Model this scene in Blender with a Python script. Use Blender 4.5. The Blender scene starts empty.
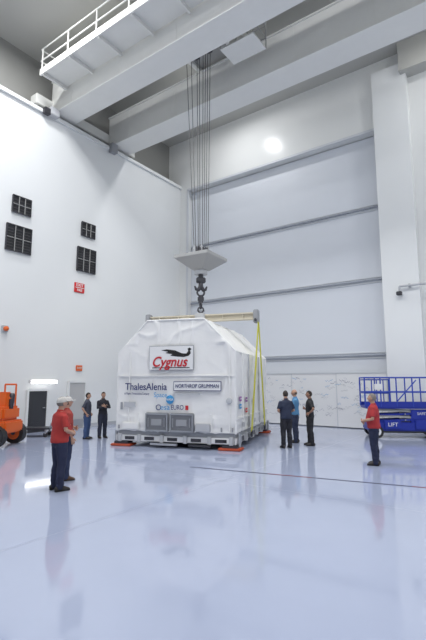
import bpy, bmesh, math, random
from mathutils import Vector, Matrix, noise
random.seed(4)
S=bpy.context.scene
try:
    S.view_settings.view_transform='Standard'
    S.view_settings.look='None'
except Exception: pass

# ---------------------------------------------------------------- materials
def mat(name,col,rough=0.5,metal=0.0,var=0.0,vscale=3.0,bump=0.0,bscale=20.0,spec=0.5,emit=0.0,coat=0.0):
    m=bpy.data.materials.new(name); m.use_nodes=True
    nt=m.node_tree; b=nt.nodes['Principled BSDF']
    c=(*col,1) if len(col)==3 else col
    b.inputs['Base Color'].default_value=c
    b.inputs['Roughness'].default_value=rough
    b.inputs['Metallic'].default_value=metal
    b.inputs['Specular IOR Level'].default_value=spec
    b.inputs['Coat Weight'].default_value=coat
    if emit>0:
        b.inputs['Emission Color'].default_value=c
        b.inputs['Emission Strength'].default_value=emit
    tc=nt.nodes.new('ShaderNodeTexCoord')
    if var>0:
        n=nt.nodes.new('ShaderNodeTexNoise'); n.inputs['Scale'].default_value=vscale
        n.inputs['Detail'].default_value=4
        nt.links.new(tc.outputs['Object'],n.inputs['Vector'])
        r=nt.nodes.new('ShaderNodeMixRGB'); 
        r.inputs[1].default_value=(*[x*(1-var) for x in c[:3]],1)
        r.inputs[2].default_value=(*[min(1,x*(1+var)) for x in c[:3]],1)
        nt.links.new(n.outputs['Fac'],r.inputs[0])
        nt.links.new(r.outputs[0],b.inputs['Base Color'])
    if bump>0:
        n2=nt.nodes.new('ShaderNodeTexNoise'); n2.inputs['Scale'].default_value=bscale
        n2.inputs['Detail'].default_value=5
        nt.links.new(tc.outputs['Object'],n2.inputs['Vector'])
        bp=nt.nodes.new('ShaderNodeBump'); bp.inputs['Strength'].default_value=bump
        bp.inputs['Distance'].default_value=0.05
        nt.links.new(n2.outputs['Fac'],bp.inputs['Height'])
        nt.links.new(bp.outputs['Normal'],b.inputs['Normal'])
    return m

M_wall=mat('wall_paint',(0.80,0.815,0.815),0.5,var=0.02,vscale=0.4)
M_wallb=mat('back_wall_gloss_paint',(0.78,0.79,0.78),0.22,var=0.02,vscale=0.4,spec=0.3)
M_wallup=mat('upper_wall_grey',(0.30,0.30,0.285),0.7,var=0.04,vscale=0.5)  # much darker grey than the wall below the ledge
M_ceil=mat('ceiling_paint',(0.48,0.478,0.45),0.7,var=0.03,vscale=0.5)
M_trim=mat('trim_paint',(0.62,0.64,0.67),0.4)
M_door=mat('hangar_door_paint',(0.71,0.74,0.79),0.45,var=0.02,vscale=0.5)
M_rib=mat('door_rib_grey',(0.33,0.36,0.42),0.4)
M_crane=mat('crane_white',(0.78,0.78,0.75),0.45,var=0.03)
M_craneg=mat('crane_grey',(0.40,0.40,0.39),0.5)
M_white=mat('white_paint',(0.8,0.8,0.8),0.4)
M_black=mat('black_rubber',(0.02,0.02,0.022),0.6)
M_dark=mat('dark_metal',(0.07,0.07,0.08),0.4,metal=0.6)
M_steel=mat('steel',(0.45,0.46,0.48),0.35,metal=0.8)
M_grey=mat('grey_paint',(0.33,0.34,0.36),0.45)
M_lgrey=mat('light_grey',(0.50,0.51,0.53),0.45)
M_cable=mat('wire_rope',(0.11,0.11,0.11),0.5,metal=0.4)
M_cover=mat('white_fabric_cover',(0.83,0.825,0.81),0.5,var=0.03,vscale=1.0,bump=0.4,bscale=1.8)
M_cream=mat('cream_paint',(0.62,0.57,0.46),0.45)
M_yellow=mat('yellow_webbing',(0.62,0.60,0.06),0.7)
M_redpad=mat('red_pad',(0.50,0.09,0.04),0.6)
M_silver=mat('silver_foil',(0.42,0.43,0.45),0.3,metal=0.6,bump=0.4,bscale=8)
M_panel=mat('recess_panel_grey',(0.20,0.205,0.22),0.4,metal=0.3)
M_red=mat('logo_red',(0.55,0.02,0.03),0.5)
M_navy=mat('logo_navy',(0.02,0.03,0.14),0.5)
M_lblue=mat('logo_light_blue',(0.05,0.30,0.60),0.5)
M_purple=mat('label_purple',(0.30,0.10,0.35),0.5)
M_blk=mat('logo_black',(0.01,0.01,0.01),0.5)
M_orange=mat('orange_paint',(0.75,0.13,0.015),0.4)
M_blue=mat('blue_paint',(0.012,0.03,0.32),0.4)
M_lift=mat('rail_blue',(0.02,0.06,0.42),0.4)
M_vent=mat('vent_dark',(0.03,0.03,0.033),0.6)
M_louv=mat('louver_dark',(0.055,0.055,0.06),0.6)
M_exit=mat('sign_red',(0.65,0.02,0.02),0.5)
M_lamp=mat('lamp_glow',(1,1,1),0.5,emit=4)
M_doord=mat('door_dark',(0.04,0.042,0.05),0.5)
M_doorg=mat('door_grey',(0.50,0.50,0.50),0.5)
M_tape=mat('floor_tape',(0.03,0.035,0.09),0.5)
M_taper=mat('floor_tape_red',(0.20,0.04,0.06),0.5)
M_seam=mat('floor_joint',(0.36,0.39,0.50),0.3)

def floor_material():
    m=bpy.data.materials.new('epoxy_floor'); m.use_nodes=True
    nt=m.node_tree; b=nt.nodes['Principled BSDF']
    tc=nt.nodes.new('ShaderNodeTexCoord')
    n=nt.nodes.new('ShaderNodeTexNoise'); n.inputs['Scale'].default_value=0.6; n.inputs['Detail'].default_value=6
    nt.links.new(tc.outputs['Object'],n.inputs['Vector'])
    r=nt.nodes.new('ShaderNodeValToRGB')
    r.color_ramp.elements[0].position=0.3; r.color_ramp.elements[0].color=(0.40,0.45,0.60,1)
    r.color_ramp.elements[1].position=0.7; r.color_ramp.elements[1].color=(0.43,0.48,0.63,1)
    nt.links.new(n.outputs['Fac'],r.inputs[0]); nt.links.new(r.outputs[0],b.inputs['Base Color'])
    b.inputs['Roughness'].default_value=0.07
    b.inputs['Specular IOR Level'].default_value=1.0
    n2=nt.nodes.new('ShaderNodeTexNoise'); n2.inputs['Scale'].default_value=1.3; n2.inputs['Detail'].default_value=2
    nt.links.new(tc.outputs['Object'],n2.inputs['Vector'])
    bp=nt.nodes.new('ShaderNodeBump'); bp.inputs['Strength'].default_value=0.08; bp.inputs['Distance'].default_value=0.02
    nt.links.new(n2.outputs['Fac'],bp.inputs['Height']); nt.links.new(bp.outputs['Normal'],b.inputs['Normal'])
    return m
M_floor=floor_material()

# ---------------------------------------------------------------- builder
class B:
    def __init__(s): s.v=[];s.f=[];s.m=[];s.sm=[];s.mats=[]
    def mi(s,m):
        if m not in s.mats: s.mats.append(m)
        return s.mats.index(m)
    def add(s,vs,fs,m,smooth=False,T=None):
        o=len(s.v); k=s.mi(m)
        for p in vs:
            p=Vector(p); s.v.append(T@p if T else p)
        for f in fs:
            s.f.append([i+o for i in f]); s.m.append(k); s.sm.append(smooth)
    def box(s,c,d,m,rot=None,bev=0.0):
        bm=bmesh.new(); bmesh.ops.create_cube(bm,size=1)
        for v in bm.verts: v.co=Vector((v.co.x*d[0],v.co.y*d[1],v.co.z*d[2]))
        if bev>0: bmesh.ops.bevel(bm,geom=bm.edges[:],offset=min(bev,min(d)*0.4),segments=2,affect='EDGES')
        R=Matrix.Translation(Vector(c))
        if rot is not None: R=R@(rot.to_4x4() if not isinstance(rot,(int,float)) else Matrix.Rotation(rot,4,'Z'))
        bm.verts.index_update()
        s.add([v.co.copy() for v in bm.verts],[[v.index for v in f.verts] for f in bm.faces],m,False,R); bm.free()
    def loft(s,pts,rads,m,side=(1,0,0),n=12,round_ends=True,smooth=True):
        pts=[Vector(p) for p in pts]
        rads=[(r,r) if isinstance(r,(int,float)) else r for r in rads]
        if round_ends:
            t0=(pts[0]-pts[1]).normalized(); t1=(pts[-1]-pts[-2]).normalized()
            r0=min(rads[0]); r1=min(rads[-1])
            pts=[pts[0]+t0*r0*0.6]+pts+[pts[-1]+t1*r1*0.6]
            rads=[(rads[0][0]*0.6,rads[0][1]*0.6)]+rads+[(rads[-1][0]*0.6,rads[-1][1]*0.6)]
        vs=[];fs=[]; sd=Vector(side)
        for i,p in enumerate(pts):
            a=pts[max(0,i-1)]; b=pts[min(len(pts)-1,i+1)]
            t=(b-a).normalized()
            x=sd-t*sd.dot(t)
            if x.length<0.15:
                x=Vector((0,1,0))-t*t.y
                if x.length<0.15: x=Vector((1,0,0))-t*t.x
            x.normalize(); y=t.cross(x)
            for k in range(n):
                an=2*math.pi*k/n
                vs.append(p+x*math.cos(an)*rads[i][0]+y*math.sin(an)*rads[i][1])
        for i in range(len(pts)-1):
            for k in range(n):
                fs.append([i*n+k,i*n+(k+1)%n,(i+1)*n+(k+1)%n,(i+1)*n+k])
        fs.append(list(range(n))[::-1]); fs.append([(len(pts)-1)*n+k for k in range(n)])
        s.add(vs,fs,m,smooth)
    def cyl(s,a,b,r,m,n=12,r2=None): s.loft([a,b],[r,r if r2 is None else r2],m,n=n,round_ends=False,smooth=False)
    def tube(s,pts,r,m,n=8): 
        for a,b in zip(pts[:-1],pts[1:]): s.loft([a,b],[r,r],m,n=n,round_ends=False)
    def sphere(s,c,r,m,fn=None,nu=20,nv=14,keep=None):
        vs=[];fs=[]
        for j in range(nv+1):
            ph=math.pi*j/nv
            for i in range(nu):
                th=2*math.pi*i/nu
                d=Vector((math.sin(ph)*math.cos(th),math.sin(ph)*math.sin(th),math.cos(ph)))
                vs.append(fn(d) if fn else Vector((d.x*r[0],d.y*r[1],d.z*r[2])))
        dirs=[(math.sin(math.pi*j/nv)*math.cos(2*math.pi*i/nu),math.sin(math.pi*j/nv)*math.sin(2*math.pi*i/nu),math.cos(math.pi*j/nv)) for j in range(nv+1) for i in range(nu)]
        for j in range(nv):
            for i in range(nu):
                q=[j*nu+i,(j+1)*nu+i,(j+1)*nu+(i+1)%nu,j*nu+(i+1)%nu]
                if keep:
                    cx=sum(dirs[k][0] for k in q)/4; cy=sum(dirs[k][1] for k in q)/4; cz=sum(dirs[k][2] for k in q)/4
                    if not keep(cx,cy,cz): continue
                fs.append(q)
        s.add([v+Vector(c) for v in vs],fs,m,True)
    def torus(s,c,R,r,m,axis='Y',n=20,k=8):
        vs=[];fs=[]
        for i in range(n):
            a=2*math.pi*i/n
            for j in range(k):
                b=2*math.pi*j/k
                x=(R+r*math.cos(b))*math.cos(a); y=(R+r*math.cos(b))*math.sin(a); z=r*math.sin(b)
                p={'Z':(x,y,z),'Y':(x,z,y),'X':(z,x,y)}[axis]
                vs.append(Vector(p)+Vector(c))
        for i in range(n):
            for j in range(k):
                fs.append([i*k+j,((i+1)%n)*k+j,((i+1)%n)*k+(j+1)%k,i*k+(j+1)%k])
        s.add(vs,fs,m,True)
    def merge(s,o,T,mirror=False):
        off=len(s.v)
        s.v+= [T@v for v in o.v]
        for f,m,sm in zip(o.f,o.m,o.sm):
            s.f.append([i+off for i in f]); s.m.append(s.mi(o.mats[m])); s.sm.append(sm)
    def finish(s,name,loc=(0,0,0),rz=0.0,parent=None,fixn=True):
        me=bpy.data.meshes.new(name)
        me.from_pydata([tuple(v) for v in s.v],[],s.f)
        for m in s.mats: me.materials.append(m)
        me.polygons.foreach_set('material_index',s.m)
        me.polygons.foreach_set('use_smooth',s.sm)
        if fixn:
            bm=bmesh.new(); bm.from_mesh(me); bmesh.ops.recalc_face_normals(bm,faces=bm.faces[:]); bm.to_mesh(me); bm.free()
        me.update()
        ob=bpy.data.objects.new(name,me); S.collection.objects.link(ob)
        ob.location=loc; ob.rotation_euler=(0,0,rz)
        if parent: ob.parent=parent
        return ob

def remesh(b,voxel,smooth=3,mat_=None):
    me=bpy.data.meshes.new('tmp'); me.from_pydata([tuple(v) for v in b.v],[],b.f)
    ob=bpy.data.objects.new('tmp',me); S.collection.objects.link(ob)
    bm=bmesh.new(); bm.from_mesh(me); bmesh.ops.recalc_face_normals(bm,faces=bm.faces[:]); bm.to_mesh(me); bm.free()
    md=ob.modifiers.new('r','REMESH'); md.mode='VOXEL'; md.voxel_size=voxel
    if smooth:
        sm=ob.modifiers.new('s','SMOOTH'); sm.factor=0.5; sm.iterations=smooth
    dg=bpy.context.evaluated_depsgraph_get(); dg.update()
    e=ob.evaluated_get(dg); m2=e.to_mesh()
    vs=[v.co.copy() for v in m2.vertices]; fs=[list(p.vertices) for p in m2.polygons]
    ns=[v.normal.copy() for v in m2.vertices]
    e.to_mesh_clear(); bpy.data.objects.remove(ob); bpy.data.meshes.remove(me)
    return vs,fs,ns

YAW=math.radians(35.6); cy_,sy_=math.cos(YAW),math.sin(YAW)
def C(x,d): return (cy_*x-sy_*d, sy_*x+cy_*d)   # lateral/forward from the tripod spot -> hall axes

# ---------------------------------------------------------------- hall shell
XL,YB,XR,YF,ZC=-17.0,20.2,9.0,-12.0,17.4
b=B(); b.box(((XL-1+XR)/2,(YF+YB+1)/2,-0.1),(XR-XL+1.6,YB-YF+1.6,0.2),M_floor); b.finish('floor')
b=B(); b.box(((XL-1+XR)/2,(YF+YB+1)/2,ZC+0.1),(XR-XL+1.6,YB-YF+1.6,0.2),M_ceil)
b.finish('ceiling')
b=B(); b.box((XL-0.6,(YF+YB)/2,7.15),(1.2,YB-YF,14.3),M_wall); b.finish('wall_left')
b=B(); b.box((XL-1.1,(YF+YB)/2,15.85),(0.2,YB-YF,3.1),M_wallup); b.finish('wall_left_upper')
b=B(); b.box((XR+0.1,(YF+YB)/2,ZC/2),(0.2,YB-YF,ZC),M_wall); b.finish('wall_right')
b=B(); b.box(((XL+XR)/2-0.5,YF-0.1,ZC/2),(XR-XL+1.4,0.2,ZC),M_wall); b.finish('wall_front')
b=B()
DL,DR,DT=-16.4,-4.93,13.95
b.box(((-18.2+DL)/2,YB+0.4,ZC/2),(DL+18.2,0.8,ZC),M_wallb)
b.box(((DL+DR)/2,YB+0.4,(DT+ZC)/2),(DR-DL,0.8,ZC-DT),M_wallb)
b.box(((DR+XR+0.2)/2,YB+0.4,ZC/2),(XR+0.2-DR,0.8,ZC),M_wallb)
b.box((DR+0.75,YB-0.2,ZC/2-0.4),(1.5,0.4,ZC-0.8),M_wall)      # pilaster
b.box((-3.0+6,YB-0.35,16.7),(13.3,0.7,1.4),M_ceil)
b.finish('wall_back')
# trims
b=B()
b.box((DR-0.03,YB-0.06,DT/2),(0.10,0.1,DT),M_trim); b.box((DL+0.03,YB-0.04,DT/2),(0.10,0.08,DT),M_trim)
b.box(((DL+DR)/2,YB-0.04,DT+0.02),(DR-DL,0.08,0.12),M_trim); b.finish('trim_1')
b=B(); b.box((XL+0.01,(YF+YB)/2,0.08),(0.03,YB-YF,0.16),M_lgrey); b.finish('baseboard_left')
b=B(); b.box((XL-0.02,(YF+YB)/2,14.25),(0.3,YB-YF,0.16),M_wall)
b.box((XL-0.45,(YF+YB)/2,14.42),(0.12,YB-YF,0.16),M_grey); b.finish('trim_2')
# hangar door
b=B(); yd=YB+0.5
zs=[0.02,3.3,6.8,10.3,13.9]
for i in range(4):
    b.box(((DL+DR)/2,yd,(zs[i]+zs[i+1])/2),(DR-DL-0.02,0.2,zs[i+1]-zs[i]-0.02),M_door)
    if i: 
        b.box(((DL+DR)/2,yd-0.15,zs[i]),(DR-DL-0.1,0.12,0.05),M_rib)
        b.box(((DL+DR)/2,yd-0.12,zs[i]+0.12),(DR-DL-0.1,0.06,0.04),M_trim)
        b.box(((DL+DR)/2,yd-0.12,zs[i]-0.12),(DR-DL-0.1,0.06,0.04),M_trim)
b.finish('door_1')
# signature board (low white panel covered with hand-written signatures)
b=B(); b.box((-9.6,YB-0.03,1.27),(9.1,0.06,2.46),M_white)
b.box((-9.6,YB-0.075,2.5),(9.1,0.03,0.05),M_trim)
for i in range(5): b.box((-14.15+i*2.275,YB-0.07,1.27),(0.03,0.02,2.46),M_trim)
inks=[M_navy,M_grey,M_lblue,M_lgrey,M_rib]
for i in range(150):
    x=random.uniform(-13.9,-5.3); z=random.uniform(0.5,2.3); w=random.uniform(0.1,0.38); m=random.choice(inks)
    k=random.randint(5,9); pts=[(x+w*j/k,YB-0.067,z+random.uniform(-0.06,0.06)) for j in range(k+1)]
    for p,q in zip(pts[:-1],pts[1:]):
        p=Vector(p);q=Vector(q);n=Vector((0,0,0.007))
        b.add([p-n,q-n,q+n,p+n],[[0,1,2,3]],m)
b.finish('signature_board')
# floor joints and tape lines
def strip(name,p,q,w,m,dash=None,z=0.003):
    b=B(); p=Vector((*p,z)); q=Vector((*q,z)); L=(q-p).length; d=(q-p)/L; n=Vector((-d.y,d.x,0))*w/2
    if not dash: segs=[(0,L,m)]
    else:
        segs=[];t=0;k=0
        while t<L: segs.append((t,min(L,t+dash),m if k%3!=2 else M_taper)); t+=dash;k+=1
    for a,e,mm in segs:
        P=p+d*a;Q=p+d*e; b.add([P-n,Q-n,Q+n,P+n],[[0,1,2,3]],mm)
    return b.finish(name)
strip('floor_tape_line',C(-0.57,11.21),C(8.6,7.1),0.065,M_tape,dash=1.0)
for i,y in enumerate((2.0,8.0,14.0)):
    strip('floor_joint',(XL+0.1,y),(XR-0.1,y),0.006,M_seam,z=0.002)
for i,x in enumerate((-11.5,-5.5,0.5)):
    strip('floor_joint',(x,YF+0.1),(x,YB-0.1),0.006,M_seam,z=0.002)

# ---------------------------------------------------------------- left wall fittings
def vent(y,z,w,h):
    b=B(); b.box((0,0,0),(0.06,w,h),M_vent)
    for s in (-1,1):
        b.box((0.05,s*(w/2),0),(0.06,0.04,h+0.04),M_dark); b.box((0.05,0,s*h/2),(0.06,w,0.04),M_dark)
    n=int(h/0.12)
    for i in range(n): b.box((0.045,0,-h/2+(i+0.5)*h/n),(0.04,w,0.015),M_louv,rot=Matrix.Rotation(0.6,3,'Y'))
    for i in (1,2): b.box((0.06,-w/2+w*i/3,0),(0.05,0.02,h),M_craneg)
    b.box((0.06,0,0),(0.05,w,0.02),M_craneg)
    b.finish('wall_vent',(XL+0.031,y,z))
vent(9.68,9.5,0.82,0.72); vent(9.64,8.02,1.1,1.1); vent(13.17,9.42,0.78,0.68); vent(13.13,7.9,1.05,1.15)

def text(s,body,size,m,loc,T=None,shear=0,depth=0.004,bold=0.0,width=None):
    cu=bpy.data.curves.new('t','FONT'); cu.body=body; cu.size=size; cu.shear=shear; cu.extrude=depth; cu.offset=bold
    cu.align_x='CENTER'; cu.align_y='CENTER'
    ob=bpy.data.objects.new('t',cu); S.collection.objects.link(ob)
    dg=bpy.context.evaluated_depsgraph_get(); dg.update(); e=ob.evaluated_get(dg); me=e.to_mesh()
    vs=[v.co.copy() for v in me.vertices]; fs=[list(p.vertices) for p in me.polygons]
    e.to_mesh_clear(); bpy.data.objects.remove(ob)
    if width and vs:
        x0=min(v.x for v in vs);x1=max(v.x for v in vs); k=width/(x1-x0)
        for v in vs: v.x=(v.x-(x0+x1)/2)*k
    R=Matrix.Translation(Vector(loc))@(T if T else Matrix.Rotation(math.pi/2,4,'X'))
    s.add(vs,fs,m,False,R)
RL=Matrix.Rotation(math.pi/2,4,'Z')@Matrix.Rotation(math.pi/2,4,'X')   # text facing +X
b=B(); b.box((0,0,0),(0.05,0.56,0.46),M_exit,bev=0.01); b.box((0.03,0,0.0),(0.02,0.48,0.03),M_white)
text(b,'EXIT',0.2,M_white,(0.03,0,0.12),RL,bold=0.002); text(b,'FIRE',0.16,M_white,(0.03,0,-0.12),RL,bold=0.002)
b.finish('exit_sign',(XL+0.027,12.82,6.5))
b=B(); b.box((0,0,0),(0.05,0.34,0.26),M_orange,bev=0.01); text(b,'EXIT',0.14,M_white,(0.03,0,0),RL)
b.finish('exit_sign',(XL+0.027,13.0,2.72))
b=B(); b.box((0,0,0),(0.12,0.26,0.26),M_lgrey,bev=0.02); b.loft([(0.06,0,0.0),(0.14,0,0.0),(0.2,0,0)],[0.1,0.1,0.06],M_orange)
b.finish('alarm_beacon',(XL+0.062,9.3,4.2))
def pdoor(name,y,w,h,m):
    b=B(); b.box((0.0,0,h/2),(0.06,w,h),m,bev=0.005)
    for s in (-1,1): b.box((0.02,s*(w/2+0.04),h/2),(0.1,0.08,h+0.1),M_wall)
    b.box((0.02,0,h+0.05),(0.1,w,0.1),M_wall); b.box((0.05,0,0.25),(0.02,w*0.9,0.3),M_doord if m==M_doord else M_steel)
    b.cyl((0.03,w*0.38,1.0),(0.09,w*0.38,1.0),0.02,M_steel); b.cyl((0.09,w*0.38,1.0),(0.09,w*0.26,1.0),0.015,M_steel)
    b.finish(name,(XL+0.055,y,0))
pdoor('door_2',10.92,0.85,1.7,M_doord); pdoor('door_3',12.9,0.85,2.05,M_doorg)
b=B(); b.box((0,0,0),(0.16,1.3,0.16),M_white,bev=0.02); b.box((0.06,0,-0.03),(0.12,1.24,0.13),M_lamp,bev=0.02)
b.finish('door_lamp',(XL+0.085,11.15,2.12))
# pipe / camera bracket on right part of back wall
b=B(); b.cyl((0,0,0),(3.2,0,0),0.045,M_lgrey); b.cyl((0,0,0),(0,0,-0.28),0.045,M_lgrey)
for x in (0.4,1.6,2.8): b.box((x,0.08,0),(0.08,0.16,0.14),M_grey)
b.box((-0.02,0,-0.3),(0.22,0.18,0.16),M_dark,bev=0.02)
b.finish('wall_pipe',(-4.2,YB-0.57,6.15))

# ---------------------------------------------------------------- overhead crane
crane=bpy.data.objects.new('overhead_crane',None); S.collection.objects.link(crane)
b=B()
X0,X1=-17.3,8.2; xc=(X0+X1)/2; L=X1-X0
for y0,y1 in ((11.0,12.1),(14.5,15.7)):
    yc=(y0+y1)/2
    b.box((xc,yc,15.35),(L,y1-y0-0.1,1.6),M_crane)
    b.box((xc,yc,14.53),(L,y1-y0+0.05,0.06),M_crane); b.box((xc,yc,16.17),(L,y1-y0+0.05,0.06),M_crane)
    b.box((xc,yc,16.25),(L,0.12,0.1),M_grey)
    for i in range(8): b.box((X0+1.5+i*3.1,yc,15.35),(0.04,y1-y0-0.08,1.58),M_crane)
b.finish('girders',parent=crane)
b=B()
b.box((-17.45,13.3,14.95),(0.5,6.2,0.5),M_crane,bev=0.03)
for y in (10.6,12.0,14.8,16.0):
    b.cyl((-17.57,y,14.7),(-17.33,y,14.7),0.2,M_dark,n=20)
b.box((-16.8,10.85,14.35),(0.35,0.45,0.4),M_lgrey,bev=0.03); b.box((-16.8,10.5,14.25),(0.25,0.3,0.3),M_dark,bev=0.03)
b.box((-16.8,14.45,14.25),(0.3,0.4,0.5),M_grey,bev=0.03)
b.finish('end_truck',parent=crane)
b=B()   # walkway with handrail on near side
wz=15.5
b.box((xc+0.5,10.4,wz),(L-1,1.2,0.08),M_crane); b.box((xc+0.5,9.78,wz),(L-1,0.08,0.30),M_crane)
for i in range(14): b.box((X0+1.2+i*1.8,10.4,wz-0.12),(0.1,1.2,0.16),M_crane)
for z in (wz+0.55,wz+1.1): b.cyl((X0+1,9.78,z),(X1,9.78,z),0.03,M_crane)
for i in range(14): b.cyl((X0+1.1+i*1.8,9.78,wz),(X0+1.1+i*1.8,9.78,wz+1.1),0.03,M_crane)
for z in (wz+.55,wz+1.1): b.cyl((X0+1,9.78,z),(X0+1,11.1,z),0.03,M_crane)
b.finish('walkway',parent=crane)
hx,hy=C(-0.48,16.84)
b=B()
b.box((hx,13.35,16.45),(2.2,3.3,0.12),M_craneg)
for dx in (-1.0,1.0): b.box((hx+dx,13.35,16.4),(0.18,3.6,0.3),M_crane)
b.cyl((hx-0.8,hy,16.75),(hx+0.8,hy,16.75),0.3,M_dark,n=20)
b.box((hx,hy,16.25),(1.0,0.5,0.3),M_craneg)
for dx in (-0.35,0.35): b.cyl((hx+dx-0.06,hy,16.05),(hx+dx+0.06,hy,16.05),0.22,M_dark,n=20)
# service basket
bx=-8.1
b.box((bx,13.35,15.1),(1.5,1.0,0.06),M_crane)
for z in (15.55,16.1):
    for s in (-1,1):
        b.cyl((bx-0.75,13.35+s*0.5,z),(bx+0.75,13.35+s*0.5,z),0.025,M_craneg); b.cyl((bx+s*0.75,12.85,z),(bx+s*0.75,13.85,z),0.025,M_craneg)
for sx in (-1,0,1):
    for s in (-1,1): b.cyl((bx+sx*0.75,13.35+s*0.5,15.1),(bx+sx*0.75,13.35+s*0.5,16.5),0.025,M_craneg)
b.box((bx-0.2,13.35,15.5),(0.6,0.5,0.7),M_crane,bev=0.03); b.box((hx+1.6,13.35,16.45),(2.4,0.3,0.12),M_craneg)
b.finish('trolley',parent=crane)
rv=Vector((cy_,sy_,0))   # broad direction of the rope spread
b=B()
hp=Vector((hx,hy,0))
for i,(tp,bt) in enumerate(((-0.66,-0.26),(-0.46,-0.2),(-0.2,-0.1),(-0.1,-0.04),(0.06,0.06),(0.16,0.12),(0.26,0.2),(0.36,0.28))):
    oy=Vector((-sy_,cy_,0))*(0.08 if i%2 else -0.08)
    b.cyl(hp+rv*tp+oy+Vector((0,0,16.1)),hp+rv*bt+oy+Vector((0,0,7.15)),0.014,M_cable,n=6)
b.finish('hoist_ropes',parent=crane)
# hook block with drip pan
b=B()
for dx in (-0.2,-0.07,0.07,0.2): b.cyl((dx-0.03,0,7.2),(dx+0.03,0,7.2),0.22,M_dark,n=24)
b.box((0,0.0,7.17),(0.06,0.3,0.6),M_lgrey,bev=0.02)
for dx in (-0.28,0.28): b.box((dx,0,7.15),(0.04,0.38,0.6),M_lgrey,bev=0.02)
R=1.08; n4=[(R,0),(0,R),(-R,0),(0,-R)]
k=[(x*1.0,y*1.0,7.0) for x,y in n4]+[(x*1.0,y*1.0,6.88) for x,y in n4]+[(x*0.34,y*0.34,6.46) for x,y in n4]+[(x*0.24,y*0.24,6.46) for x,y in n4]+[(x*.94,y*.94,7.0) for x,y in n4]
fs=[]
for i in range(4):
    j=(i+1)%4
    fs+= [[i,j,4+j,4+i],[4+i,4+j,8+j,8+i],[16+i,16+j,12+j,12+i],[8+i,8+j,12+j,12+i],[i,16+i,16+j,j]]
b.add(k,fs,M_craneg)
b.cyl((0,0,6.9),(0,0,6.4),0.15,M_grey,n=16); b.cyl((0,0,6.42),(0,0,6.28),0.26,M_lgrey,n=16); b.cyl((0,0,6.3),(0,0,6.1),0.1,M_dark)
# ramshorn hook, shackles, load cell
b.box((0,0,6.05),(0.36,0.2,0.22),M_dark,bev=0.03)
for s in (-1,1):
    pts=[(0.0,0,5.95),(0.02*s,0,5.78),(0.10*s,0,5.66),(0.19*s,0,5.68),(0.24*s,0,5.8)]
    b.loft(pts,[0.08,0.085,0.08,0.06,0.03],M_dark,side=(0,1,0))
b.torus((0,0,5.56),0.14,0.04,M_dark,'Y'); b.cyl((0,0,5.45),(0,0,5.15),0.1,M_dark,n=14); b.box((0,0,5.3),(0.24,0.14,0.2),M_dark,bev=0.03)
b.torus((0,0,5.05),0.13,0.035,M_dark,'X'); b.torus((0,0,4.87),0.11,0.03,M_dark,'Y')
for s in (-1,1): b.cyl((-0.16,0,4.95-0.12),(0.16,0,4.95-0.12),0.02,M_steel)
b.finish('hook_block',(hx,hy,0),YAW+0.25,parent=crane)

# ---------------------------------------------------------------- shipping container
CR=math.radians(18.6)
cont=bpy.data.objects.new('shipping_container',None); S.collection.objects.link(cont)
cont.location=(hx,hy,0); cont.rotation_euler=(0,0,CR)
W,Ln=2.05,2.65
prof=[(-W,0.5),(W,0.5),(W,3.05),(W-1.05,4.12),(-W+1.05,4.12),(-W,3.05)]
t=B(); n=len(prof)
vs=[(x,-Ln,z) for x,z in prof]+[(x,Ln,z) for x,z in prof]
fs=[[i,(i+1)%n,n+(i+1)%n,n+i] for i in range(n)]+[list(range(n)),[n+i for i in range(n)][::-1]]
t.add(vs,fs,M_cover)
vs,fs,ns=remesh(t,0.05,3)
out=[]
def ridged(p): return 1-abs(noise.noise(p))*2
for v,nn in zip(vs,ns):
    q=v*0.9
    d=noise.noise(q)*0.03
    # long taut folds running mostly downwards, plus sparse diagonal creases
    c=ridged(Vector((v.x*1.5,v.y*1.5,v.z*0.45))+Vector((3,1,7)))**5*0.035+ridged(Vector((v.x+v.z*0.7,v.y,v.z-v.x*0.4))*0.9+Vector((9,4,2)))**6*0.03
    front=1.0 if not(v.y<-Ln+0.15 and -1.8<v.x<1.7 and 1.0<v.z<3.3) else 0.35
    d+=c*front-0.012
    d+=-0.02*max(0,1-abs(v.z-0.62)/0.15)
    out.append(v+nn*d)
b=B(); b.add(out,fs,M_cover,True); b.finish('fabric_cover',parent=cont,fixn=False)
b=B()
ring=[(x,z) for x,z in prof]
for yy in (-Ln-0.0,Ln):
    for i in range(1,n): 
        a=ring[i];c=ring[(i+1)%n]
        b.cyl((a[0]*0.995,yy*0.995,a[1]),(c[0]*0.995,yy*0.995,c[1]),0.03,M_cover,n=8)
for x,z in ring[2:]: b.cyl((x*0.99,-Ln,z-0.01),(x*0.99,Ln,z-0.01),0.03,M_cover,n=8)
# side seams, tie straps
for yy in (-1.75,-0.85,0.05,0.95,1.85):
    for s in (-1,1):
        b.box((s*(W+0.02),yy,1.8),(0.05,0.05,2.5),M_lgrey if yy in(-0.85,0.95) else M_cover); b.box((s*(W+0.03),yy,0.72),(0.05,0.08,0.14),M_lgrey)
for s in (-1,1): b.box((s*(W+0.015),0,0.95),(0.04,2*Ln,0.05),M_cover)
for s in (-1.25,1.25): b.box((s,-Ln-0.012,0.8),(0.05,0.04,0.55),M_cover)
b.box((0,-Ln-0.012,2.28),(2*W-0.1,0.04,0.03),M_cover)
for xx in (-1.6,1.85): b.box((xx,-Ln-0.012,1.8),(0.04,0.05,2.5),M_cover)
for i in range(12): b.box((-1.95+i*0.354,-Ln-0.02,0.62),(0.035,0.05,0.12),M_grey)
b.finish('cover_seams',parent=cont)
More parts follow.
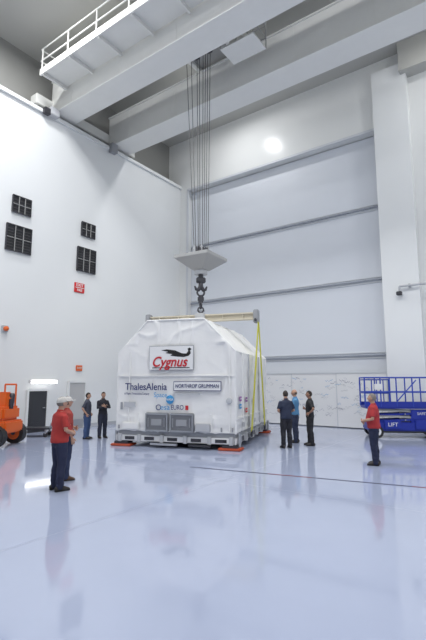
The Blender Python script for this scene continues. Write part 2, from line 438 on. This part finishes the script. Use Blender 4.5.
# base frame
b=B()
b.box((0,0,0.42),(2*W-0.1,2*Ln-0.1,0.16),M_grey,bev=0.01)
b.box((0,0,0.26),(2*W-0.5,2*Ln-0.5,0.16),M_dark)
for s in (-1,1):
    b.box((s*(W-0.12),0,0.27),(0.2,2*Ln,0.20),M_lgrey,bev=0.01)
    b.box((0,s*(Ln-0.1),0.27),(2*W,0.2,0.18),M_white,bev=0.01)
for x in (-1.9,-1.2,-0.4,0.4,1.2,1.9):
    b.box((x,-Ln-0.02,0.28),(0.12,0.1,0.24),M_lgrey,bev=0.01)
    b.box((x+0.35 if x<1.8 else x-0.2,-Ln+0.0,0.27),(0.34 if x<1.8 else 0.1,0.02,0.1),M_dark)
for y in (-2.2,-1.3,-0.4,0.5,1.4,2.3):
    b.box((W+0.0,y,0.29),(0.1,0.14,0.28),M_lgrey,bev=0.01); b.box((W+0.0,y+0.4,0.28),(0.02,0.4,0.14),M_dark)
for sx in (-1,1):
    for sy in (-1,1):
        b.cyl((sx*1.85,sy*2.45,0.18),(sx*1.85,sy*2.45,0.08),0.1,M_steel)
        b.box((sx*1.85,sy*2.5,0.04),(0.72,0.5,0.07),M_redpad,bev=0.02)
        b.box((sx*1.85,sy*2.5,0.11),(0.5,0.36,0.1),M_dark,bev=0.01)
        b.cyl((sx*2.12,sy*2.5,0.1),(sx*2.12,sy*2.5,0.5),0.05,M_steel)
b.box((-0.3,-2.75,0.12),(0.9,0.1,0.06),M_steel); b.box((0.9,-2.75,0.12),(0.7,0.1,0.05),M_dark)
b.finish('base_frame',parent=cont)
# recessed access panels in light frames
b=B()
for x in (-0.56,0.30):
    b.box((x,-Ln-0.04,0.80),(0.82,0.10,0.60),M_silver,bev=0.03)
    b.box((x,-Ln-0.095,0.80),(0.72,0.02,0.50),M_panel,bev=0.005)
    for s in (-1,1):
        b.box((x+s*0.37,-Ln-0.11,0.80),(0.04,0.04,0.56),M_steel,bev=0.008); b.box((x,-Ln-0.11,0.80+s*0.26),(0.76,0.04,0.04),M_steel,bev=0.008)
    b.box((x,-Ln-0.11,0.80),(0.36,0.02,0.2),M_grey,bev=0.005)
    for s in (-0.28,0.28): b.cyl((x+s,-Ln-0.13,0.66),(x+s,-Ln-0.13,0.94),0.014,M_steel,n=8)
b.box((1.0,-Ln-0.06,0.66),(0.5,0.12,0.26),M_lgrey,bev=0.03); b.box((-1.5,-Ln-0.05,0.66),(0.6,0.1,0.24),M_cover,bev=0.03)
b.finish('access_panels',parent=cont)
# signs
b=B(); fy=-Ln-0.055
b.box((-0.10,fy,2.86),(1.56,0.02,0.80),M_grey); b.box((-0.10,fy-0.01,2.86),(1.52,0.02,0.76),M_white)
text(b,'Cygnus',0.46,M_red,(-0.12,fy-0.03,2.72),shear=0.3,bold=0.008,width=1.22)
sw=[(0.62,3.13),(0.55,3.18),(0.48,3.15),(0.50,3.07),(0.44,2.99),(0.28,3.0),(0.05,3.1),(-0.25,3.14),(-0.45,3.11),(-0.2,3.06),(-0.3,3.02),(-0.05,2.98),(-0.12,2.93),(0.1,2.90),(0.35,2.88),(0.52,2.92),(0.59,3.0),(0.56,3.09)]
b.add([(x,fy-0.025,z) for x,z in sw],[list(range(len(sw)))],M_blk)
b.box((-0.1,fy-0.024,2.54),(1.3,0.006,0.025),M_blk)
text(b,'ThalesAlenia',0.32,M_navy,(-0.98,fy-0.01,1.92),width=1.5,bold=0.003)
text(b,'Space',0.22,M_lblue,(-0.45,fy-0.01,1.66),width=0.46)
text(b,'A Thales / Finmeccanica Company',0.1,M_navy,(-1.3,fy-0.01,1.70),width=0.9)
b.box((0.80,fy,1.95),(1.6,0.02,0.30),M_navy); b.box((0.80,fy-0.01,1.95),(1.56,0.02,0.26),M_white)
text(b,'NORTHROP GRUMMAN',0.17,M_navy,(0.80,fy-0.03,1.95),width=1.46,shear=0.15)
b.box((0.45,fy-0.0,1.70),(0.9,0.01,0.05),M_lgrey)
b.sphere((-0.12,fy,1.52),(0.14,0.02,0.14),M_lblue); text(b,'NASA',0.1,M_white,(-0.12,fy-0.03,1.52))
text(b,'esa',0.24,M_lblue,(-0.28,fy-0.01,1.27),width=0.32); b.torus((-0.52,fy,1.27),0.08,0.014,M_navy,'Y')
text(b,'EURO',0.22,M_navy,(0.14,fy-0.01,1.27),width=0.42); b.box((0.46,fy,1.27),(0.1,0.01,0.14),M_red)
b.box((-1.55,fy,1.35),(0.42,0.01,0.16),M_lgrey); b.box((-1.85,fy,1.3),(0.08,0.01,0.24),M_grey)
b.sphere((1.85,fy,1.5),(0.1,0.02,0.1),M_lgrey)
# small shipping labels on the right flank
for y,z,m in ((-2.2,1.55,M_purple),(-2.2,1.32,M_lblue),(-1.35,1.5,M_purple),(-1.35,1.15,M_red),(-0.2,1.4,M_lgrey)):
    b.box((W+0.045,y,z),(0.01,0.26,0.15),m); b.box((W+0.052,y,z),(0.01,0.18,0.03),M_white)
b.finish('logo_panels',parent=cont)
# lifting frame + slings
sp=bpy.data.objects.new('lifting_spreader',None); S.collection.objects.link(sp); sp.location=(hx,hy,0); sp.rotation_euler=(0,0,CR)
b=B(); zb=4.42
b.box((0,0,zb),(4.4,0.22,0.06),M_cream,bev=0.01); b.box((0,0,zb+0.12),(4.3,0.06,0.2),M_cream); b.box((0,0,zb+0.22),(4.4,0.2,0.06),M_cream,bev=0.01)
for x in (-1.7,-0.9,0.9,1.7): b.box((x,0,zb+0.11),(0.03,0.2,0.18),M_cream)
b.box((0,0,zb+0.16),(0.4,0.3,0.3),M_lgrey,bev=0.03)
b.box((0,0,zb-0.12),(0.3,0.3,0.2),M_lgrey)
b.box((0,0,zb-0.16),(0.26,3.4,0.14),M_cream,bev=0.01)
for s in (-1,1): 
    b.box((s*2.2,0,zb+0.1),(0.2,0.28,0.5),M_grey,bev=0.03); b.cyl((s*2.2,-0.22,zb-0.05),(s*2.2,0.22,zb-0.05),0.05,M_dark)
b.finish('beam_frame',parent=sp)
b=B()
def web(a,c,w,m=M_yellow):
    a=Vector(a);c=Vector(c); d=(c-a).normalized(); sx=Vector((0,1,0)); sx=(sx-d*sx.dot(d)).normalized()*w/2; nx=d.cross(sx).normalized()*0.008
    vs=[a-sx-nx,a+sx-nx,c+sx-nx,c-sx-nx,a-sx+nx,a+sx+nx,c+sx+nx,c-sx+nx]
    b.add(vs,[[0,1,2,3],[7,6,5,4],[0,4,5,1],[1,5,6,2],[2,6,7,3],[3,7,4,0]],m)
for s in (-1,1):
    for ye in (-1.05,1.4):
        for o in (-0.09,0.09):
            web((s*2.28,o*0.6,4.40),(s*2.2,ye+o,0.42),0.075)
        b.torus((s*2.2,ye,0.36),0.1,0.025,M_dark,'X'); b.box((s*2.12,ye,0.3),(0.14,0.14,0.12),M_steel)
b.finish('sling_straps',parent=sp)

# ---------------------------------------------------------------- lifts
def wheel(b,c,r,w,rim=M_white):
    x,y,z=c
    b.cyl((x,y-w/2,z),(x,y+w/2,z),r,M_black,n=24); b.cyl((x,y-w/2-0.01,z),(x,y+w/2+0.01,z),r*0.62,rim,n=20); b.cyl((x,y-w/2-0.03,z),(x,y+w/2+0.03,z),r*0.2,M_dark,n=12)
def rails(b,x0,x1,y0,y1,z0,z1,m,nx=3,r=0.022):
    for z in (z0+(z1-z0)*0.5,z1):
        for y in (y0,y1): b.cyl((x0,y,z),(x1,y,z),r,m,n=8)
        for x in (x0,x1): b.cyl((x,y0,z),(x,y1,z),r,m,n=8)
    for i in range(nx+1):
        x=x0+(x1-x0)*i/nx
        for y in (y0,y1): b.cyl((x,y,z0),(x,y,z1),r,m,n=8)
def scissor(name,loc,rz,body,rail,Lx=2.5,zd=1.15,zt=2.25,rim=M_white):
    b=B(); h=Lx/2
    b.box((0,0,0.42),(Lx*0.96,0.95,0.32),body,bev=0.04)
    b.box((0,0,0.24),(Lx*0.6,0.7,0.12),M_dark)
    for sx in (-1,1):
        for sy in (-1,1): wheel(b,(sx*(h-0.35),sy*0.5,0.24),0.24,0.16,rim)
    b.box((h*0.45,-0.5,0.5),(0.7,0.08,0.36),body,bev=0.02); b.box((-h*0.35,-0.5,0.5),(0.6,0.08,0.34),body,bev=0.02)
    # folded scissor stack
    for i in range(4):
        z=0.63+i*0.11
        for sy in (-1,1):
            ang=0.045*(1 if i%2 else -1)
            b.box((0,sy*0.33,z+0.03),(Lx*0.84,0.05,0.075),M_craneg if i%2 else body,rot=Matrix.Rotation(ang,3,'Y'))
        for x in (-h*0.8,0,h*0.8): b.cyl((x,-0.38,z+0.03),(x,0.38,z+0.03),0.025,M_steel,n=8)
    b.box((h*0.45,-0.3,0.8),(0.9,0.2,0.5),body,bev=0.02)
    b.box((0,0,zd-0.02),(Lx,0.9,0.1),body,bev=0.01); b.box((0,-0.46,zd+0.08),(Lx,0.02,0.16),body); b.box((0,0.46,zd+0.08),(Lx,0.02,0.16),body)
    rails(b,-h,h,-0.45,0.45,zd,zt,rail,5,0.026)
    b.cyl((-h*0.2,-0.45,zd+0.2),(h*0.3,-0.45,zt-0.1),0.022,rail,n=8)
    rails(b,-h,-h+0.9,-0.4,0.4,zd,zt-0.08,rail,2)
    b.box((h-0.25,-0.5,zt-0.2),(0.28,0.14,0.3),M_dark,bev=0.02); b.box((-h+0.5,-0.48,zt-0.35),(0.3,0.03,0.22),M_white,bev=0.01)
    text(b,'LIFT',0.2,M_white,(-h*0.35,-0.55,0.5)); text(b,'SAFETY',0.14,M_white,(h*0.45,-0.41,0.9)) 
    b.cyl((-h+0.1,-0.46,0.5),(-h+0.1,-0.46,zd),0.02,M_steel); b.cyl((-h+0.4,-0.46,0.5),(-h+0.4,-0.46,zd),0.02,M_steel)
    for z in (0.65,0.85,1.05): b.cyl((-h+0.1,-0.46,z),(-h+0.4,-0.46,z),0.015,M_steel)
    return b.finish(name,(*loc,0),rz)
scissor('scissor_lift',C(7.3,17.2),YAW-0.12,M_blue,M_lift,Lx=2.9)
# orange boom-type lift at left
b=B()
b.box((0,0,0.62),(2.0,1.1,0.4),M_orange,bev=0.05)
for sx in (-1,1):
    for sy in (-1,1): wheel(b,(sx*0.7,sy*0.6,0.35),0.35,0.26,M_orange)
b.box((0.0,0,1.05),(1.8,1.0,0.45),M_orange,bev=0.08); b.box((-0.5,0,1.4),(0.8,0.9,0.4),M_orange,bev=0.1)
b.box((0.65,-0.1,1.3),(0.3,0.3,0.9),M_orange,bev=0.03)
b.loft([(0.8,0,1.55),(-1.0,0,1.75)],[0.14,0.12],M_orange,n=4); b.loft([(0.8,0,1.2),(0.85,0,1.65)],[0.1,0.1],M_dark,n=8)
b.box((0.2,-0.52,1.08),(0.9,0.03,0.2),M_dark)
text(b,'LIFT',0.24,M_white,(0.2,-0.55,1.08))
b.cyl((0.8,0.3,1.2),(0.8,0.3,2.0),0.03,M_orange); b.cyl((0.4,0.3,2.0),(0.8,0.3,2.0),0.03,M_orange); b.cyl((0.4,0.3,1.3),(0.4,0.3,2.0),0.03,M_orange)
px,py=C(-7.6,15.0); b.finish('boom_lift',(px,py,0),YAW-0.1)
# low flat cart near door
b=B(); b.box((0,0,0.32),(1.5,0.7,0.06),M_dark,bev=0.01)
for sx in (-1,1):
    for sy in (-1,1): 
        b.cyl((sx*0.6,sy*0.28-0.03,0.09),(sx*0.6,sy*0.28+0.03,0.09),0.09,M_black,n=16); b.box((sx*0.6,sy*0.28,0.22),(0.06,0.08,0.18),M_steel)
b.tube([(0.75,-0.3,0.33),(0.8,-0.3,0.6),(0.8,0.3,0.6),(0.75,0.3,0.33)],0.02,M_steel)
b.finish('flat_cart',(*C(-7.0,17.3),0),YAW+0.1)

# ---------------------------------------------------------------- people
SK=[mat('skin_a',(0.50,0.29,0.20),0.5),mat('skin_b',(0.33,0.18,0.12),0.5)]
M_eye=mat('eye_white',(0.7,0.7,0.7),0.3); M_iris=mat('iris',(0.05,0.03,0.02),0.3); M_lip=mat('lips',(0.35,0.12,0.10),0.5)
M_sole=mat('shoe_black',(0.025,0.02,0.018),0.5); M_brown=mat('shoe_brown',(0.10,0.05,0.03),0.5)
def V(*a): return Vector(a)
def hand(o,w,fwd,pn,sd,sk,curl=0.5):
    fwd=fwd.normalized(); sd=(sd-fwd*sd.dot(fwd)).normalized(); pn=sd.cross(fwd) if sd.cross(fwd).dot(pn)>0 else fwd.cross(sd)
    o.loft([w-fwd*0.01,w+fwd*0.035,w+fwd*0.09],[(0.028,0.02),(0.040,0.017),(0.042,0.013)],sk,side=sd,n=10)
    for off,ln in ((0.031,0.072),(0.011,0.082),(-0.010,0.077),(-0.030,0.060)):
        p=w+fwd*0.085+sd*off; pts=[p]; a=curl*0.35
        for k,fr in enumerate((0.42,0.32,0.26)):
            d=fwd*math.cos(a)+pn*math.sin(a); p=p+d*ln*fr; pts.append(p); a+=curl*0.75
        o.loft(pts,[0.0095,0.009,0.008,0.0065],sk,side=sd,n=7)
    p=w+fwd*0.025+sd*0.034; pts=[p]
    for k,(aa,fr) in enumerate(((0.75,0.035),(0.45,0.028),(0.25,0.022))):
        d=(fwd*math.cos(aa)+sd*math.sin(aa)+pn*0.35*curl).normalized(); p=p+d*fr; pts.append(p)
    o.loft(pts,[0.013,0.011,0.010,0.008],sk,side=pn,n=7)
POSE={'down':(V(.245,-.03,1.14),V(.262,.05,.90),V(-.05,.25,-1),V(-1,0,0),V(0,1,0)),
 'front':(V(.265,-.01,1.15),V(.085,.215,1.05),V(-.9,.15,-.25),V(0,-1,-.2),V(0,.2,1)),
 'hips':(V(.385,-.10,1.19),V(.215,.04,1.06),V(-.35,.75,-.35),V(-1,-.4,0),V(0,.2,-1)),
 'cross':(V(.25,.07,1.16),V(.0,.215,1.20),V(-1,-.05,.15),V(0,-1,0),V(0,.1,1)),
 'pocket':(V(.285,-.08,1.15),V(.215,.06,.97),V(-.15,.25,-1),V(-1,0,0),V(0,1,0))}
def person(loc,face,H=1.78,shirt=(0.5,0.05,0.05),pants=(0.03,0.035,0.07),sleeve='short',pr='down',pl='down',skin=0,hair=(0.03,0.02,0.015),cap=None,bald=False,belly=0.0,shoes=None,hy_=0.0,hp_=0.0,stance=0.0,collar=True,fem=False):
    sk=SK[skin]; ms=mat('shirt_cloth',shirt,0.8,bump=0.3,bscale=9,var=0.08,vscale=6); mp=mat('trouser_cloth',pants,0.85,bump=0.3,bscale=9,var=0.1,vscale=6)
    mh=mat('hair',hair,0.7,bump=0.5,bscale=60); shoes=shoes or M_sole
    o=B(); w=0.93 if fem else 1.0
    tors=[(.86,0,.13,.10),(.93,-.005,.165,.118),(1.02,.005,.155+belly*.3,.112+belly*.6),(1.13,.012+belly*.4,.150+belly*.4,.112+belly),(1.26,.005+belly*.1,.168+belly*.2,.118+belly*.4),(1.36,-.005,.182*w,.115),(1.42,-.01,.168*w,.095),(1.46,-.012,.125*w,.078),(1.50,-.012,.075,.062)]
    sx0=.180*w
    def arm(side,pose):
        e,wr,hd,pn,th=[v.copy() for v in POSE[pose]]
        for q in (e,wr,hd,pn,th): q.x*=side
        if belly: wr.y+= belly*0.9 if wr.y>0.1 else 0
        if pose in('cross','front') and side<0: wr.z+=0.035; wr.y+=0.03
        return V(sx0*side,-.01,1.395),e,wr,hd,pn,th
    arms=[arm(1,pr),arm(-1,pl)]
    def legs(b,ex,zend,hem):
        for s in (-1,1):
            st=stance*(1 if s>0 else -1)
            b.loft([V(.088*s,0,.92),V(.095*s,.012+st*.2,.72),V(.10*s,.02+st*.45,.50),V(.107*s,-.005+st*.7,.34),V(.112*s,-.01+st,zend)],
                   [(.09+ex*.6,.105+ex*.6),(.082+ex,.088+ex),(.060+ex,.064+ex),(.056+ex*1.1,.060+ex*1.1),(hem,hem+.004)],sk,n=16)
    # skin body, one continuous surface
    t=B(); t.loft([V(0,y,z) for z,y,a,c in tors],[(a,c) for z,y,a,c in tors],sk,n=24)
    t.loft([V(0,-.015,1.44),V(0,-.005,1.50),V(0,.008,1.60)],[.068,.058,.056],sk,n=16)
    for s0,e,wr,hd,pn,th in arms:
        t.loft([s0+V(-.03*(1 if s0.x>0 else -1),0,.0),s0,s0.lerp(e,.5),e,e.lerp(wr,.35),wr],[.042,.052,.047,.041,.040,.027],sk,side=(0,1,0),n=14)
    legs(t,0,.10,.040)
    vs,fs,ns=remesh(t,0.018,2); o.add(vs,fs,sk,True)
    # shirt (worn loose over the trousers)
    t=B(); tt=[(z,y,a+.018,c+.018) for z,y,a,c in tors]; tt[0]=(.90,0,.178+belly*.3,.135+belly*.5); tt[1]=(.95,0,.183+belly*.3,.137+belly*.6); tt[-1]=(1.50,-.012,.080,.068)
    t.loft([V(0,y,z) for z,y,a,c in tt],[(a,c) for z,y,a,c in tt],ms,n=24,round_ends=False)
    for s0,e,wr,hd,pn,th in arms:
        sg=1 if s0.x>0 else -1
        if sleeve=='short': end=s0.lerp(e,.80); pts=[s0+V(-.05*sg,0,-.01),s0,s0.lerp(e,.4),end]; rr=[.045,.064,.066,.064]
        else: pts=[s0+V(-.05*sg,0,-.01),s0,s0.lerp(e,.5),e,e.lerp(wr,.4),e.lerp(wr,.93)]; rr=[.045,.064,.060,.054,.050,.040]
        t.loft(pts,rr,ms,side=(0,1,0),n=16,round_ends=False)
        t.sphere(s0,(.060,.062,.058),ms)
    vs,fs,ns=remesh(t,0.014,4)
    vs=[v+n_*(noise.noise(v*9+Vector(loc[:1]+(0,0)))*0.012) for v,n_ in zip(vs,ns)]
    o.add(vs,fs,ms,True)
    if collar: o.loft([V(0,-.012,1.485),V(0,-.006,1.53)],[(.078,.070),(.066,.064)],ms,n=20,round_ends=False)
    # trousers
    t=B(); t.loft([V(0,0,.86),V(0,-.005,.94),V(0,0,1.0)],[(.165,.122),(.168+belly*.2,.124+belly*.3),(.150+belly*.3,.110+belly*.5)],mp,n=24)
    legs(t,.022,.055,.068)
    vs,fs,ns=remesh(t,0.016,3)
    vs=[v+n_*(noise.noise(V(v.x*8,v.y*8,v.z*14))*0.012) for v,n_ in zip(vs,ns)]
    o.add(vs,fs,mp,True)
    # shoes
    for s in (-1,1):
        st=stance*(1 if s>0 else -1); x=.112*s; y=-.01+st
        t=B(); t.loft([V(x,y-.075,.05),V(x,y-.03,.06),V(x+.004*s,y+.06,.052),V(x+.012*s,y+.14,.036),V(x+.014*s,y+.185,.028)],[(.036,.048),(.042,.058),(.046,.050),(.048,.034),(.036,.024)],shoes,n=14)
        o.add([V(v.x,v.y,max(v.z,0.004)) for v in t.v],t.f,shoes,True)
        o.loft([V(x,y-.085,.012),V(x+.004*s,y+.05,.012),V(x+.014*s,y+.17,.012),V(x+.014*s,y+.20,.012)],[(.040,.012),(.047,.012),(.050,.012),(.032,.012)],M_black,n=10,round_ends=False)
    # hands
    for (s0,e,wr,hd,pn,th),ps in zip(arms,(pr,pl)):
        hand(o,wr,hd,pn,th,sk,0.7 if ps in('down','cross') else 0.9)
    # head
    h=B()
    def hf(d,k=1.0):
        x,y,z=d.x,d.y,d.z
        rx,ry,rz=.078,.099,.119
        if z<0: 
            f=1-0.28*(-z)**1.3; rx*=f; ry*=(1-0.10*(-z)) if y>0 else (1-0.35*(-z))
        p=V(x*rx*k,y*ry*k,z*rz*k)
        if k==1.0 and y>0:
            g=math.exp(-((x)/.16)**2-((z+.14)/.17)**2); p.y+=.024*g          # nose
            g=math.exp(-((x)/.5)**2-((z-.24)/.10)**2); p.y+=.005*g            # brow
            for sx in (-1,1):
                g=math.exp(-((x-.38*sx)/.17)**2-((z-.06)/.10)**2); p.y-=.010*g  # sockets
            g=math.exp(-((x)/.25)**2-((z+.78)/.15)**2); p.y+=.010*g           # chin
            g=math.exp(-((x)/.25)**2-((z+.48)/.06)**2); p.y+=.006*g           # lips
        return p
    h.sphere((0,0,0),None,sk,fn=hf,nu=40,nv=30)
    for sx in (-1,1):
        h.sphere((.029*sx,.082,.006),(.012,.010,.007),M_eye,nu=10,nv=8); h.sphere((.029*sx,.0905,.006),(.006,.003,.006),M_iris,nu=8,nv=6)
        h.loft([V(.014*sx,.098,.026),V(.030*sx,.095,.030),V(.046*sx,.083,.025)],[.003,.004,.003],mh,n=6)
        h.sphere((.078*sx,-.008,-.002),(.009,.018,.030),sk,nu=10,nv=8)
    h.loft([V(-.024,.084,-.055),V(0,.0945,-.053),V(.024,.084,-.055)],[.003,.0055,.003],M_lip,n=6)
    if not bald:
        lo=-0.75 if fem else -0.42
        h.sphere((0,0,0),None,mh,fn=lambda d:hf(d,1.075)+V(0,-.004,.004),nu=32,nv=24,keep=lambda x,y,z:(z>0.55 or (y<0.25 and z>0.12) or (y<-0.05 and z>lo)))
    else:
        h.sphere((0,0,0),None,mh,fn=lambda d:hf(d,1.03),nu=32,nv=24,keep=lambda x,y,z:(y<-0.05 and -0.42<z<0.22))
    if cap:
        mc=mat('cap_cloth',cap,0.8)
        h.sphere((0,-.004,.022),None,mc,fn=lambda d:V(d.x*.088,d.y*.107,d.z*.108),nu=28,nv=18,keep=lambda x,y,z:z>0.08)
        vv=[];ff=[]
        for i in range(9):
            a=math.radians(-62+i*124/8)
            vv+= [V(math.sin(a)*.086,math.cos(a)*.104-.004,.034),V(math.sin(a)*.088,math.cos(a)*.100+.075,.024+.006*math.cos(a)),V(math.sin(a)*.086,math.cos(a)*.104-.004,.028),V(math.sin(a)*.088,math.cos(a)*.100+.075,.018+.006*math.cos(a))]
        for i in range(8):
            q=i*4; ff+=[[q,q+1,q+5,q+4],[q+2,q+6,q+7,q+3],[q+1,q+3,q+7,q+5]]
        h.add(vv,ff,mc,True); h.sphere((0,-.004,.131),(.008,.008,.005),mc,nu=8,nv=6)
    T=Matrix.Translation(V(0,.018,1.652))@Matrix.Rotation(hy_,4,'Z')@Matrix.Rotation(hp_,4,'X')
    o.merge(h,T)
    k=H/1.77
    o.v=[v*k for v in o.v]
    f=C(*face); rz=math.atan2(-f[0],f[1])
    return o.finish('worker',(*C(*loc),0),rz)

RED=(0.42,0.035,0.03); NAVY=(0.016,0.022,0.055)
person((-3.02,8.85),(0.7,0.7),1.78,RED,(0.02,0.025,0.06),pr='front',pl='front',cap=(0.55,0.53,0.50),hair=(0.2,0.18,0.16),belly=.055,hp_=0.12)
person((-3.2,9.75),(0.75,0.6),1.76,(0.35,0.05,0.04),(0.03,0.04,0.09),pr='down',pl='front',cap=(0.60,0.58,0.56),shoes=M_brown,hp_=0.1)
person((4.12,11.46),(-0.9,0.45),1.78,(0.40,0.03,0.035),NAVY,pr='front',pl='front',hair=(0.25,0.22,0.20),belly=.04,hp_=0.12)
person((2.35,14.35),(-0.25,0.97),1.80,(0.02,0.028,0.06),(0.02,0.02,0.028),pr='front',pl='front',hair=(0.04,0.03,0.025),belly=.06,hp_=0.1)
person((2.88,15.6),(-0.9,0.3),1.82,(0.10,0.27,0.48),(0.03,0.04,0.08),pr='cross',pl='cross',bald=True,hair=(0.12,0.09,0.07),hp_=0.1)
person((3.24,14.9),(-0.95,0.15),1.78,(0.018,0.018,0.022),(0.02,0.02,0.025),pr='cross',pl='hips',skin=1,hp_=0.1,stance=.03)
person((-4.68,16.6),(0.9,-0.1),1.68,(0.05,0.055,0.08),(0.05,0.09,0.20),pr='pocket',pl='pocket',hair=(0.03,0.02,0.015),fem=True)
person((-4.18,16.9),(0.6,-0.8),1.70,(0.025,0.025,0.035),(0.03,0.035,0.06),sleeve='long',pr='cross',pl='cross',hair=(0.05,0.03,0.02))

# ---------------------------------------------------------------- lights
w=bpy.data.worlds.new('w'); S.world=w; w.use_nodes=True
w.node_tree.nodes['Background'].inputs[0].default_value=(0.9,0.95,1,1); w.node_tree.nodes['Background'].inputs[1].default_value=0.3
def unseen_lamp(x,y,p,size=1.2):  # area light with an added housing, placed out of view to light the hall
    b=B(); b.box((0,0,0.06),(size+0.1,size+0.1,0.12),M_lgrey,bev=0.02); b.cyl((0,0,0.1),(0,0,0.3),0.05,M_steel)
    ob=b.finish('unseen_ceiling_lamp',(x,y,ZC-0.32))
    l=bpy.data.lights.new('lamp','AREA'); l.size=size; l.energy=p; l.color=(0.985,0.99,1.0)
    lo=bpy.data.objects.new('lamp_light',l); S.collection.objects.link(lo); lo.parent=ob; lo.location=(0,0,-0.02)
for x in (-14,-8,-2,4):
    unseen_lamp(x,7.5,520); unseen_lamp(x,1,240)
for x in (-14,-5,4): unseen_lamp(x,-7,30)
unseen_lamp(-12.0,17.0,210,0.45); unseen_lamp(0,16.8,230,1.0); unseen_lamp(5,16.8,180,1.0)  # first gives the back wall highlight, the other two are added unseen fill

# ---------------------------------------------------------------- camera
cd=bpy.data.cameras.new('camera'); cd.lens=24.58; cd.sensor_width=36; cd.sensor_fit='AUTO'
co=bpy.data.objects.new('camera',cd); S.collection.objects.link(co)
co.location=(0,0,2.08); co.rotation_euler=(math.radians(98.08),0,YAW)
S.camera=co
